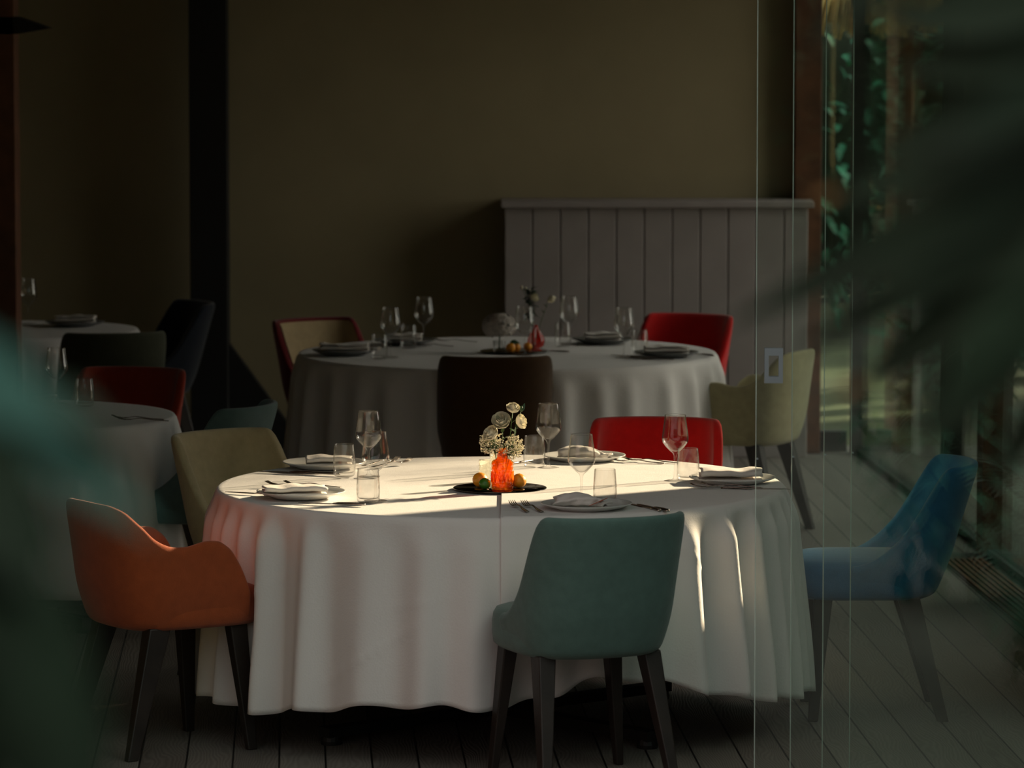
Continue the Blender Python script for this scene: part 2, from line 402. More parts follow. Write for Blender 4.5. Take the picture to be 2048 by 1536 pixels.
# ================================================================== CHAIRS
def chair(name, label, fab, loc, rot, arms=False, top=.815, group=None, inner=None, hw=.235):
    t = thing(name, label, 'chair', (loc[0], loc[1], 0), rot, group)
    rear = -.235; cr_ = .17; front = .19 if arms else .09
    # plan curve from the rear centre to the front end of the wing
    half = []
    N1, N2 = 12, (16 if arms else 10)
    ex = .80
    for i in range(N1+1):
        a = PI/2*i/N1
        half.append((hw*abs(math.sin(a))**ex, rear+cr_-cr_*abs(math.cos(a))**ex))
    for i in range(1, N2+1):
        s_ = i/N2; s_ = 1-(1-s_)**1.4
        half.append((hw, lerp(rear+cr_, front, s_)))
    half = [(-x, y) for x, y in half[::-1]]+half[1:]
    n = len(half); cum = [0]
    for i in range(1, n): cum.append(cum[-1]+math.dist(half[i], half[i-1]))
    tot = cum[-1]
    def T(q):
        if arms:
            k = top-.77
            return interp([(0, .772+k), (.22, .768+k), (.32, .752+k), (.41, .712+k*.6), (.49, .665), (.56, .645), (.66, .642), (.78, .657), (.85, .655), (.91, .63), (.96, .575), (1, .50)], q)
        s_ = max(0, (q-.52)/.48)
        return top-(top-.50)*(1-max(0, 1-s_)**2.2)*sstep(0, .30, s_)
    th = .034; verts = []; sec = 0
    for i in range(n):
        x, y = half[i]; a = half[max(i-1, 0)]; b = half[min(i+1, n-1)]
        tx, ty = b[0]-a[0], b[1]-a[1]; L = math.hypot(tx, ty); nx, ny = ty/L, -tx/L      # outward
        if nx*x+ny*(y-.1) < 0: nx, ny = -nx, -ny
        q = abs(cum[i]-tot/2)/(tot/2); zt = T(q)
        r_ = th/2
        pts = [(-.035, .385), (-.006, .395), (0, .425)]
        K = 7
        for k in range(1, K+1): pts.append((0, lerp(.425, zt-r_, k/K)))
        pts += [(-r_*.4, zt-r_*.15), (-r_, zt), (-r_*1.6, zt-r_*.15)]
        for k in range(K+1): pts.append((-th, lerp(zt-r_, .44, k/K)))
        sec = len(pts)
        for off, z in pts:
            lean = (.055 if arms else .115)*max(0, (z-.42)/.40)**1.15
            bul = -.022*(1-sstep(.385, .52, z))
            sx = 1+.03*sstep(.5, .8, z)
            verts.append(((x+nx*(off+bul))*sx, y+ny*(off+bul)-lean*(1-.25*q), z))
    faces = []
    for i in range(n-1):
        for k in range(sec-1): faces.append((i*sec+k, (i+1)*sec+k, (i+1)*sec+k+1, i*sec+k+1))
    faces.append(tuple(range(sec))); faces.append(tuple((n-1)*sec+k for k in range(sec))[::-1])
    o = subd(link('backrest', mesh('backrest', verts, faces, fab), t))
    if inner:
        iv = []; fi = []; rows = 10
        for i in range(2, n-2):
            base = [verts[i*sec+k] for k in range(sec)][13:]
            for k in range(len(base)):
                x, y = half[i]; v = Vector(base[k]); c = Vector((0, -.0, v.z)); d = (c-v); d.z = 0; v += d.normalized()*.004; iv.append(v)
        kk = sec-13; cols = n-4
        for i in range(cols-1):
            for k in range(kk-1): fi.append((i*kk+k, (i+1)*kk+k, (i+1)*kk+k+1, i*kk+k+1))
        po = link('lit_inner_back', mesh('lit_inner_back', iv, fi, inner), t); po['label'] = 'inner back coloured lighter tan for the light on it'  # light on the inner back is put in as a lighter colour
    # seat cushion
    sv = []; sf = []; ns = 48; fy = .26 if not arms else .275; ry = -.19
    cy = (fy+ry)/2; hy = (fy-ry)/2
    rings = [(.0, .388), (.93, .388), (.985, .400), (1, .425), (1, .462), (.985, .487), (.95, .502), (.85, .510), (.5, .514), (0, .515)]
    for s_, z in rings:
        for i in range(ns):
            a = 2*PI*i/ns; ca, sa = math.cos(a), math.sin(a); p = 2/3.6
            hx = (hw-.012) if True else hw
            wx = hx*(1+.03*(sa > 0)*sa)
            sv.append((s_*wx*math.copysign(abs(ca)**p, ca), cy+s_*hy*math.copysign(abs(sa)**p, sa), z))
    for j in range(len(rings)-1):
        for i in range(ns): sf.append((j*ns+i, j*ns+(i+1) % ns, (j+1)*ns+(i+1) % ns, (j+1)*ns+i))
    so = link('seat', mesh('seat', sv, sf, fab), t)
    # legs
    for sx in (-1, 1):
        for (ty, by, tw, bw_) in ((.185, .198, .030, .0155), (-.135, -.215, .036, .0185)):
            tp = Vector((sx*.166, ty-.02*(by > 0)+.03*(by < 0), .395)); bt = Vector((sx*.204, by, 0))
            vs = [(p.x+a*h*(.75), p.y+b*h, p.z) for p, h in ((bt, bw_), (tp, tw)) for a, b in ((-1, -1), (1, -1), (1, 1), (-1, 1))]
            bevel(link('leg', mesh('leg', vs, [(3, 2, 1, 0), (4, 5, 6, 7), (0, 1, 5, 4), (1, 2, 6, 5), (2, 3, 7, 6), (3, 0, 4, 7)], 'legs', False), t), .004)
    return t
def face(dx, dy): return math.atan2(dy, dx)-PI/2

chair('upholstered_chair', 'grey-green upholstered chair seen from behind in front of the sunlit table', 'teal', (.205, 13.42), R(22))
chair('upholstered_armchair', 'rust-orange armchair with sweeping low arms at the left of the sunlit table', 'orange', (-1.075, 14.02), R(-58), True, top=.775)
chair('upholstered_chair', 'deep blue chair seen side-on behind the glass at the right of the sunlit table', 'blue', (1.155, 14.69), R(90))
chair('upholstered_chair', 'sand-coloured chair turned to the sunlit table at its far left', 'beige', (-.82, 15.46), face(.72, -.69))
chair('upholstered_chair', 'bright red chair tucked behind the sunlit table at its far right', 'red', (.485, 15.86), face(-.10, -1))
chair('upholstered_chair', 'dark brown chair with its back to us in front of the rear round table', 'brown', (-.075, 18.90), R(2), top=.83)
chair('upholstered_chair', 'bright red chair beside the panelled partition at the rear round table', 'red', (.70, 20.95), face(-.52, -.86))
chair('upholstered_armchair', 'olive-tan armchair behind the glass at the right of the rear round table', 'olive', (1.0, 19.55), face(-.9, .43), True, top=.79)
chair('upholstered_chair', 'orange-brown chair, light and shade painted in as tan and maroon, at the left of the rear round table', 'maroon', (-.76, 20.70), face(.62, -.78), inner='tan')
chair('upholstered_chair', 'dark slate-green chair in shadow behind the sand-coloured chair', 'slate', (-1.20, 16.75), face(-1, .35))
chair('upholstered_chair', 'dark brick-red chair on the far side of the small left table', 'brick', (-1.58, 17.98), face(-.35, -1))
chair('upholstered_chair', 'dark moss-green chair with its back to us before the far left table', 'moss', (-1.80, 20.35), face(-.25, 1))
chair('upholstered_chair', 'almost black chair in the dark corner by the steel post', 'navy', (-1.76, 21.9), face(-1, -.4))

# ================================================================== TABLES AND CLOTHS
def table(label, c, Rr, h=.745):
    t = thing('round_table', label, 'table', (c[0], c[1], 0))
    MB().lathe([(0, h-.025), (Rr-.012, h-.025), (Rr-.006, h-.018), (Rr-.006, h-.006), (Rr-.012, h), (0, h)], 64).obj('table_top', 'legs', t)
    MB().lathe([(0, .03), (.06, .03), (.05, .08), (.045, h-.06), (.10, h-.025), (0, h-.025)], 24).obj('column', 'black', t)
    for k in range(4):
        a = R(-49+k*90); Mx = Matrix.Rotation(a, 4, 'Z')
        L = min(.72, Rr-.10)
        m = MB().box(.03, L, -.028, .028, .025, .055, Mx); m.lathe([(0, 0), (.032, 0), (.034, .012), (.03, .028), (0, .03)], 16, tuple(Mx @ Vector((L-.03, 0, 0))))
        m.obj('foot', 'black', t, False)
    return t
def rs(lst, th):
    s_ = 0
    for a, wd, amp in lst:
        d = (math.degrees(th)-a+180) % 360-180
        s_ += amp*math.exp(-(d/wd)**2)
    return s_
def cloth(label, c, Rr, folds, hem, push=lambda th: 0, creases=(), half=None, off=0, nth=720, rows=44, group=None, h=.752):
    """folds: (angle deg, width deg, amplitude m); hem(th)->z; half = x (local) where an overlay cloth begins"""
    vs = []; fs = []
    if half is None: ths = [2*PI*i/nth for i in range(nth)]; closed = True
    else:
        a0 = -math.acos(half/Rr); a1 = -a0; ths = [lerp(a0, a1, i/nth) for i in range(nth+1)]; closed = False
    topr = [0, .2, .4, .6, .75, .88, .95, .985] if closed else [0, .004, .01, .15, .3, .5, .7, .85, .95, .985]
    n = len(ths)
    for th in ths:
        ct, st = math.cos(th), math.sin(th)
        col = []
        for tr in topr:
            if closed: col.append((Rr*tr*ct, Rr*tr*st, h+off))
            else: col.append((lerp(half, Rr*ct*1.0, tr), Rr*st*lerp(1, 1, tr), h+off))
        rid = rs(folds, th); hz = hem(th); pu = push(th)
        wob = .0025*math.sin(th*23+1)+.002*math.sin(th*41)
        for j in range(rows+1):
            t_ = (j/rows)**1.25
            z = lerp(h+off, hz-off*.5, t_)
            dz = h+off-z
            rr = Rr + .010*min(1, math.sqrt(min(1, dz/.02))) + off*min(1, dz/.02)
            g = sstep(0.0, .11, dz)*.6+sstep(.0, .60, dz)*.5
            rr += (rid+wob)*g + .035*dz/.6 - pu*sstep(.12, .42, dz)
            cz = 0
            for (th0, z0, th1, z1, amp) in creases:
                # ironed crease: a narrow ridge along a slanting line
                fx = (math.degrees(th)-th0)/(th1-th0)
                if 0 <= fx <= 1:
                    e = z-lerp(z0, z1, fx); cz += amp*math.exp(-(e/.012)**2)*math.sin(PI*fx)**.5*(1 if e > 0 else .4)
            rr += cz
            col.append((rr*ct, rr*st, z-(.0 if j else 0)))
        vs += col
    k = len(topr)+rows+1
    for i in range(n if closed else n-1):
        i2 = (i+1) % n
        for j in range(k-1):
            if closed and j == 0: fs.append((i*k, i*k+1, i2*k+1)) if False else fs.append((i*k+j, i*k+j+1, i2*k+j+1, i2*k+j))
            else: fs.append((i*k+j, i*k+j+1, i2*k+j+1, i2*k+j))
    me = mesh('tablecloth', vs, fs, 'linen')
    bm = bmesh.new(); bm.from_mesh(me); bmesh.ops.remove_doubles(bm, verts=bm.verts, dist=.00005); bmesh.ops.recalc_face_normals(bm, faces=bm.faces); bm.to_mesh(me); bm.free()
    o = link('tablecloth', me); o.location = (c[0], c[1], 0)
    s_ = o.modifiers.new('thick', 'SOLIDIFY'); s_.thickness = .0016 if closed else .003; s_.offset = 1
    return tag(o, label, 'tablecloth', group)

T1 = (-.037, 14.50); R1 = .892
F1 = [(-141, 2.6, .045), (-137, 2.2, -.018), (-129, 2.4, .030), (-124, 3, -.012), (-116, 3.5, .026), (-104, 3.2, .024), (-110, 3, -.010), (-95, 4, .020), (-88.5, 1.6, .006),
      (-79, 3.5, .016), (-70, 3, .014), (-61, 2.5, .020), (-52, 2.6, .045), (-47, 2, -.016), (-41.5, 2.0, .048), (-36.5, 1.8, -.018), (-32.5, 1.5, .040), (-28, 1.3, -.012),
      (-25, 1.5, .034), (-18.5, 1.5, .036), (-12, 1.6, .034), (-5, 1.8, .038), (3, 2, .036), (12, 2.5, .036), (22, 3, .04), (35, 3, .04), (50, 4, .035), (65, 4, .03), (80, 4, .03), (95, 4, .03), (110, 4, .03), (125, 4, .03), (140, 4, .03), (155, 4, .03),
      (-149, 2.2, .034), (-156, 2.2, .036), (-163, 2.4, .036), (-171, 2.6, .036), (178, 3, .036), (168, 3, .036)]
F1 = [(a, wd, amp*1.35) for a, wd, amp in F1]
def hem1(th):
    d = math.degrees(th); d = (d+180) % 360-180
    tab = [(-180, .12), (-150, .12), (-141, .125), (-128, .15), (-112, .185), (-100, .19), (-90, .185), (-80, .22), (-70, .265), (-60, .26), (-50, .21), (-40, .18), (-25, .14), (0, .12), (180, .12)]
    return interp(tab, d)+.008*math.sin(d*.42)
def push1(th):
    d = math.degrees(th)
    return .10*math.exp(-((d+75)/15)**4)+.05*math.exp(-((d+149)/8)**4)
CR1 = [(-128, .20, -104, .44, .006), (-150, .42, -128, .60, .004), (-112, .47, -98, .52, .003), (-56, .68, -40, .42, .005), (-70, .42, -56, .30, .004)]
table('round table under white linen in the sunlit foreground', T1, R1-.005)
def n360(th): return th
cloth('white linen cloth hanging in soft folds on the left of the sunlit table', T1, R1, F1, lambda th: hem1(th), lambda th: push1(((th+PI) % (2*PI))-PI),
      [(a+360 if a < 0 else a, b, c_+360 if c_ < 0 else c_, d, e) for a, b, c_, d, e in CR1], off=0)
cloth('second white linen cloth laid over the right half of the sunlit table with tight pleats', T1, R1, F1, lambda th: hem1(th)-.006, push1, CR1, half=.003, off=.0045)

T2 = (-.02, 19.72); R2 = .895
F2 = [(a, 3.0, .030+.012*random.random()) for a in range(-176, 180, 11)]
F2 = [(a+random.uniform(-2.5, 2.5), wd, am) for a, wd, am in F2]
table('round table under white linen by the back wall', T2, R2-.005)
cloth('white linen cloth on the rear round table with the dark brown chair', T2, R2, F2, lambda th: .14+.01*math.sin(th*9), nth=480, rows=24)
T3 = (-1.87, 16.86); R3 = .625
F3 = [(a+random.uniform(-3, 3), 4.5, .03) for a in range(-176, 180, 16)]
table('small round table half hidden by leaves at the left', T3, R3-.005)
cloth('white cloth on the small table at the left edge by the slate chair', T3, R3, F3, lambda th: .16+.01*math.sin(th*7), nth=360, rows=24)
T4 = (-2.27, 21.05); R4 = .55
F4 = [(a+random.uniform(-3, 3), 5, .03) for a in range(-176, 180, 18)]
table('small round table in the dark far left corner', T4, R4-.005)
cloth('dim white cloth on the table in the far left corner', T4, R4, F4, lambda th: .16, nth=300, rows=20)
TT = .7585      # top of the linen

# ================================================================== TABLEWARE
def dl(prof, th): return prof
WG = MB().lathe([(0, 0), (.036, 0), (.0362, .0015), (.024, .0035), (.009, .006), (.0048, .012), (.0038, .03), (.0037, .065), (.0045, .082), (.008, .090), (.018, .098), (.032, .113), (.040, .124), (.0425, .134), (.0420, .145), (.0385, .172), (.0335, .2105), (.0330, .2125), (.0323, .2105),
                 (.0373, .172), (.0408, .145), (.0412, .134), (.0385, .125), (.030, .1145), (.016, .100), (.006, .0955), (0, .095)], 40)
wg_me = WG.mesh('wine_glass', 'glass')
TB = MB().lathe([(0, 0), (.028, 0), (.0325, .003), (.0352, .012), (.0365, .03), (.0355, .06), (.0320, .1025), (.0314, .1035), (.0308, .1025), (.0341, .06), (.0350, .03), (.0335, .016), (.028, .0115), (0, .0105)], 40)
tb_me = TB.mesh('tumbler', 'glass')
PL = lambda m, r=.138: MB().lathe([(0, .002), (r*.58, .002), (r*.60, 0), (r*.64, 0), (r*.66, .003), (r*.85, .010), (r*.985, .0175), (r, .019), (r*.995, .0208), (r*.97, .0205), (r*.84, .0135), (r*.66, .0068), (r*.5, .006), (0, .006)], 56).mesh('dinner_plate', m)
pl_me = PL('porcelain'); pd_me = PL('greyplate')

def put(name, me, x, y, z, label, cat, group=None, rz=0):
    o = link(name, me); o.location = (x, y, z); o.rotation_euler = (0, 0, rz); return tag(o, label, cat, group)

# forks and knives: length along local +y, laid flat
def fork_mesh():
    m = MB(); L = .20
    n = 14; pts = []
    for i in range(n+1):
        t_ = i/n; y = -L/2+t_*L*.72
        wd = interp([(0, .006), (.15, .0065), (.6, .0026), (.85, .0035), (1, .0115)], t_)
        z = .0025+interp([(0, .001), (.3, .003), (.75, .010), (1, .004)], t_)
        pts.append((y, wd, z))
    vs = []
    for y, wd, z in pts: vs += [(-wd, y, z), (wd, y, z), (wd, y, z+.0022), (-wd, y, z+.0022)]
    fs = []
    for i in range(n):
        for k in range(4): fs.append((i*4+k, i*4+(k+1) % 4, (i+1)*4+(k+1) % 4, (i+1)*4+k))
    fs += [(0, 1, 2, 3), (n*4+3, n*4+2, n*4+1, n*4)]
    m.add(vs, fs)
    y0 = pts[-1][0]; z0 = pts[-1][2]
    for k in range(4):
        x = -.0094+k*.00627
        ps = [(x, y0-.002, z0+.001), (x, y0+.015, z0+.000), (x*.98, y0+.035, z0+.003), (x*.95, y0+.053, z0+.010)]
        vs = []
        for (a, b, c_), wd in zip(ps, (.0019, .0017, .0014, .0007)): vs += [(a-wd, b, c_), (a+wd, b, c_), (a+wd, b, c_+.002), (a-wd, b, c_+.002)]
        fs = []
        for i in range(3):
            for q in range(4): fs.append((i*4+q, i*4+(q+1) % 4, (i+1)*4+(q+1) % 4, (i+1)*4+q))
        fs += [(0, 1, 2, 3), (15, 14, 13, 12)]; m.add(vs, fs)
    return m.mesh('fork', 'steel')
def knife_mesh():
    m = MB(); prof = [(-.11, .005, .005), (-.10, .0075, .007), (-.06, .007, .007), (-.02, .0055, .006), (-.005, .005, .004), (0, .0095, .0018), (.05, .0105, .0016), (.09, .0085, .0014), (.108, .002, .001)]
    vs = []
    for y, wd, h in prof: vs += [(-wd, y, .001), (wd*.8, y, .001), (wd*.8, y, .001+h), (-wd, y, .001+h*.8)]
    fs = []
    for i in range(len(prof)-1):
        for k in range(4): fs.append((i*4+k, i*4+(k+1) % 4, (i+1)*4+(k+1) % 4, (i+1)*4+k))
    fs += [(0, 1, 2, 3), tuple(len(vs)-4+q for q in (3, 2, 1, 0))]; m.add(vs, fs)
    return m.mesh('table_knife', 'steel')
fk_me = fork_mesh(); kn_me = knife_mesh()

def napkin_mesh(L=.16, D=.06, layers=3, seed=0, lift=.0, m='napkin', flat=1.0):
    """a linen napkin folded back and forth, laid flat; the long side runs along x"""
    rnd = random.Random(seed); path = []; z = .002; dh = .0085*flat; y0, y1 = -D/2, D/2
    for k in range(layers):
        s_ = 1 if k % 2 == 0 else -1
        for i in range(7): t_ = i/6; path.append((lerp(y0, y1, t_) if s_ > 0 else lerp(y1, y0, t_), z+.0015*math.sin(t_*PI)))
        if k < layers-1:
            for a in (30, 90, 150): path.append(((y1 if s_ > 0 else y0)+s_*math.sin(R(a))*dh/2*1.1, z+dh/2-math.cos(R(a))*dh/2))
        z += dh
    nx = 22; th = .0034; n = len(path); vs = []
    for i in range(nx+1):
        x = lerp(-L/2, L/2, i/nx)
        outer = []; inner = []
        for j, (y, zz) in enumerate(path):
            a = path[max(j-1, 0)]; b = path[min(j+1, n-1)]; tx, ty = b[0]-a[0], b[1]-a[1]; l_ = math.hypot(tx, ty) or 1
            ny, nz = -ty/l_, tx/l_
            f = zz/z
            wz = f*(.0035*math.sin(x*38+seed+y*20)+.002*math.sin(x*90+seed*2)) ; sk = .004*math.sin(seed+j*.7)*f
            outer.append((x*(1+sk)+sk, y+ny*th/2+f*.003*math.sin(x*30+seed), max(.0006, zz+nz*th/2+wz+lift*f*abs(x)/L)))
            inner.append((x*(1+sk)+sk, y-ny*th/2+f*.003*math.sin(x*30+seed), max(.0006, zz-nz*th/2+wz+lift*f*abs(x)/L)))
        vs += outer+inner[::-1]
    k = 2*n; fs = []
    for i in range(nx):
        for j in range(k): fs.append((i*k+j, i*k+(j+1) % k, (i+1)*k+(j+1) % k, (i+1)*k+j))
    for i0 in (0, nx*k):
        for j in range(n-1): fs.append((i0+j, i0+j+1, i0+k-2-j, i0+k-1-j))
    return mesh('folded_napkin', vs, fs, m)
def soft_napkin(seed=1, L=.17):
    """a loosely rolled napkin: flattened roll with a pointed loose corner"""
    nx, na = 26, 26; vs = []; fs = []
    for i in range(nx+1):
        t_ = i/nx; x = lerp(-L/2, L/2, t_)
        w_ = .038*(math.sin(PI*min(1, t_*1.15+.06)))**.45+.004; hgt = .017*(math.sin(PI*min(.98, t_*.9+.12)))**.5+.003
        for k in range(na):
            a = 2*PI*k/na
            rip = 1+.09*math.sin(a*5+t_*7+seed)+.05*math.sin(t_*25+a*2)
            vs.append((x+.008*math.sin(a*2+seed), w_*math.cos(a)*rip+.012*math.sin(t_*5), hgt+hgt*.95*math.sin(a)*rip))
    for i in range(nx):
        for k in range(na): fs.append((i*na+k, i*na+(k+1) % na, (i+1)*na+(k+1) % na, (i+1)*na+k))
    fs += [tuple(range(na)), tuple(nx*na+k for k in range(na))[::-1]]
    m = MB().add(vs, fs)
    m.add([(L*.2, -.03, .004), (L*.62, -.012, .012), (L*.66, .012, .007), (L*.2, .035, .004), (L*.2, -.03, .008), (L*.62, -.012, .016), (L*.66, .012, .011), (L*.2, .035, .008)], [(0, 1, 2, 3), (7, 6, 5, 4), (0, 4, 5, 1), (1, 5, 6, 2), (2, 6, 7, 3), (3, 7, 4, 0)])
    return m.mesh('folded_napkin', 'napkin')

def WGs(x, y, lab): return put('wine_glass', wg_me, x, y, TT, lab, 'wine glass')
def TBs(x, y, lab): return put('tumbler', tb_me, x, y, TT, lab, 'glass')
WGs(-.461, 14.715, 'tall stemmed wine glass behind the two tumblers on the left of the sunlit table')
WGs(-.418, 14.03, 'wine glass just behind the nearer left tumbler on the sunlit table')
WGs(.119, 14.98, 'wine glass right of the roses on the sunlit table, before the brown chair')
WGs(.212, 13.96, 'wine glass standing behind the front plate near the grey-green chair')
WGs(.520, 14.585, 'wine glass in front of the red chair on the right of the sunlit table')
TBs(-.540, 14.73, 'tumbler beside the far left plate on the sunlit table')
TBs(-.440, 13.99, 'tumbler nearest us on the left of the sunlit table')
TBs(.073, 15.01, 'tumbler between the roses and the far right plate')
TBs(.284, 13.975, 'tumbler right of the wine glass by the front plate')
TBs(.562, 14.60, 'tumbler right of the wine glass before the red chair')
GP = 'white plates on the sunlit table'
put('dinner_plate', pl_me, -.652, 14.13, TT, 'white plate with a folded napkin at the near left of the sunlit table', 'plate', GP)
put('dinner_plate', pl_me, -.615, 15.00, TT, 'white plate at the far left of the sunlit table by the dark knife', 'plate', GP)
put('dinner_plate', pl_me, .240, 15.21, TT, 'white plate with a soft napkin before the red chair on the sunlit table', 'plate', GP)
put('dinner_plate', pl_me, .700, 14.53, TT, 'white plate near the glass doors on the right of the sunlit table', 'plate', GP)
put('dinner_plate', pl_me, .225, 13.80, TT, 'white plate in front of the grey-green chair', 'plate', GP)
PZ = TT+.0105
put('folded_napkin', napkin_mesh(.195, .085, 3, 1, flat=1.3), -.672, 14.12, PZ, 'folded cream napkin on the near left plate', 'napkin', rz=R(8))
put('folded_napkin', napkin_mesh(.150, .085, 3, 2, flat=1.3), -.600, 15.00, PZ, 'pinkish folded napkin on the far left plate', 'napkin', rz=R(4))
put('folded_napkin', soft_napkin(1, .155), .235, 15.21, PZ, 'loosely rolled napkin lit by sun before the red chair', 'napkin', rz=R(4))
put('folded_napkin', napkin_mesh(.195, .10, 3, 4, flat=1.7), .695, 14.53, PZ, 'neat block-folded napkin on the right-hand plate by the glass', 'napkin', rz=R(2))
o = put('folded_napkin', soft_napkin(3, .150), .205, 13.80, PZ, 'loose napkin with a rust-coloured corner on the front plate', 'napkin', rz=R(-4))
q = MB().add([(.03, -.045, .004), (.085, -.025, .026), (.075, .0, .020), (.03, -.045, .006), (.085, -.025, .028), (.075, .0, .022)], [(0, 1, 2), (5, 4, 3), (0, 3, 4, 1), (1, 4, 5, 2), (2, 5, 3, 0)]).obj('rust_corner', 'orange', o, False)  # small rust-coloured triangle on the napkin corner
q['label'] = 'rust-coloured triangle at the napkin corner'
def FK(x, y, a, lab, z=TT): return put('fork', fk_me, x, y, z, lab, 'fork', None, R(a))
def KN(x, y, a, lab, z=TT): return put('table_knife', kn_me, x, y, z, lab, 'knife', None, R(a))
KN(-.80, 14.215, 62, 'knife with its end at the left rim of the sunlit table')
FK(-.69, 14.385, 62, 'fork peeping over the napkin on the near left plate')
FK(-.63, 14.40, 66, 'second fork behind the near left napkin')
KN(-.55, 13.93, 72, 'knife in front of the near left plate by the table rim')
KN(-.725, 14.835, 75, 'dark knife in shade before the far left plate')
KN(-.66, 14.80, 72, 'second knife in shade before the far left plate')
FK(-.432, 15.09, -35, 'fork right of the far left plate, tines to the right')
FK(-.395, 15.05, -38, 'second fork beside the far left plate near the tall wine glass')
KN(.050, 15.16, -32, 'knife leaning by the tumbler near the roses')
KN(.078, 15.20, -32, 'second knife behind the tumbler near the roses')
FK(.410, 15.12, 68, 'sunlit fork left of the pair before the red chair')
FK(.455, 15.14, 66, 'sunlit fork right of the pair before the red chair')
FK(.655, 14.34, 80, 'fork nearest us below the right-hand plate')
FK(.690, 14.375, 76, 'fork just under the rim of the right-hand plate')
KN(.765, 14.345, -94, 'knife below the right-hand plate by the pleated rim')
FK(.022, 13.79, 14, 'fork on the left of the pair by the front plate')
FK(.062, 13.79, 16, 'fork on the right of the pair by the front plate')
KN(.400, 13.84, 24, 'knife right of the front plate above the grey-green chair')
KN(.425, 13.83, 24, 'second knife right of the front plate, outer one')

# ---- centrepiece of the sunlit table
t = put('mirror_tray', MB().lathe([(0, 0), (.146, 0), (.148, .002), (.146, .004), (0, .004)], 64).mesh('mirror_tray', 'mirror'), -.038, 14.37, TT, 'round smoked mirror tray under the orange vase and fruit', 'tray')
MZ = TT+.0042
t = thing('bud_vase', 'embossed orange glass bottle vase holding white roses', 'vase', (-.030, 14.31, MZ))
MB().lathe([(0, 0), (.030, 0), (.034, .003), (.0345, .010), (.0335, .014), (.0345, .018), (.0345, .082), (.0335, .087), (.028, .092), (.018, .096), (.0165, .102), (.0165, .120), (.020, .122), (.020, .126), (.0165, .127), (.0145, .126), (.0145, .1), (.026, .090), (.031, .08), (.031, .008), (0, .006)], 40).obj('bottle', 'orangeglass', t)
# raised pattern around the body
m = MB()
rnd = random.Random(5)
for k in range(14):
    a0 = 2*PI*k/14
    for s_ in (-1, 1):
        m.tube([((.0352)*math.cos(a0+s_*q*.09), (.0352)*math.sin(a0+s_*q*.09), .026+q*.012) for q in (0, 1, 2)], .0011, 5)
    m.tube([(.0352*math.cos(a0), .0352*math.sin(a0), z) for z in (.022, .045, .058)], .0010, 5)
m.obj('embossing', 'orangeglass', t)
def rose_parts(t, c, r, seed, upv=(0, -.25, 1)):
    rnd = random.Random(seed); m = MB(); q = Vector(upv).to_track_quat('Z', 'Y').to_matrix().to_4x4()
    for lay in range(5):
        npet = (3, 4, 5, 6, 6)[lay]; rr = r*(.20, .42, .62, .82, 1.0)[lay]; hh = r*(1.0, 1.02, .98, .85, .66)[lay]
        for k in range(npet):
            a0 = 2*PI*k/npet+lay*.7+rnd.uniform(-.1, .1); wd = 2*PI/npet*.72
            vs = []; fs = []; nu, nv = 6, 5
            for j in range(nv+1):
                v = j/nv
                for i in range(nu+1):
                    u = i/nu*2-1; a = a0+u*wd*.75
                    rad = rr*(math.sin(PI*.5*min(1, v*1.5))**.8)*(1+(.12 if lay > 2 else -.08)*(v**3))+r*.02*math.sin(u*5+lay)
                    z = -r*.55+(hh+r*.55)*v*(1-.14*u*u)-r*.12*(v**4)*(lay > 2)
                    vs.append(q @ Vector((rad*math.cos(a), rad*math.sin(a), z)))
            for j in range(nv):
                for i in range(nu): b = j*(nu+1)+i; fs.append((b, b+1, b+nu+2, b+nu+1))
            m.add([v+Vector(c) for v in vs], fs)
    return m.obj('blossom', 'petal', t)
def rose(label, base, c, r, seed, upv=(0, -.25, 1), leafy=True, grp='white roses in the orange vase', bud=False):
    t = thing('white_rose', label, 'flower', base, 0, grp)
    c = Vector(c); rose_parts(t, c, r, seed, upv)
    mid = c*.5+Vector((.006*math.sin(seed), .004, .01))
    MB().tube([(0, 0, .0), mid, c-Vector(upv).normalized()*r*.5], .0014, 6).obj('stem', 'stem', t)
    if leafy:
        m = MB(); rnd = random.Random(seed)
        for k in range(3):
            p = Vector(mid).lerp(c, .1+.25*k); a = rnd.uniform(0, 6.28)
            m.leaf(p, Vector((math.cos(a), math.sin(a)*.6, .8)), Vector((0, 0, 1)), .03, .012)
        m.obj('leaf', 'leaf', t, True)
    return t
VB = (-.030, 14.31, MZ+.012)
def rel(px, py, dy): # metres offsets from the vase foot
    return ((px-1003)/641.0, dy, (985-py)/641.0-.012)
rose('large open white rose, frontmost in the orange vase', VB, rel(1001, 848, -.02), .027, 1, (-.1, -.8, .6))
rose('white rose at the top of the orange vase bunch', VB, rel(1024, 824, 0), .020, 2, (.15, -.5, 1))
rose('white rose facing right in the orange vase bunch', VB, rel(1037, 850, .01), .022, 3, (.9, -.3, .3))
rose('low white rose at the left of the orange vase bunch', VB, rel(982, 874, -.01), .024, 4, (-.5, -.5, .5))
t = thing('rosebud', 'small green rosebud at the top right of the bunch', 'flower', VB)
cb = Vector(rel(1041, 823, 0)); MB().ball(cb, .006, (1, 1, 1.6)).leaf(cb-Vector((0, 0, .01)), Vector((.4, 0, 1)), Vector((0, -1, 0)), .03, .012).obj('bud', 'leaf', t)
MB().tube([(0, 0, 0), (cb.x*.5, 0, cb.z*.5), cb], .0012).obj('stem', 'stem', t)
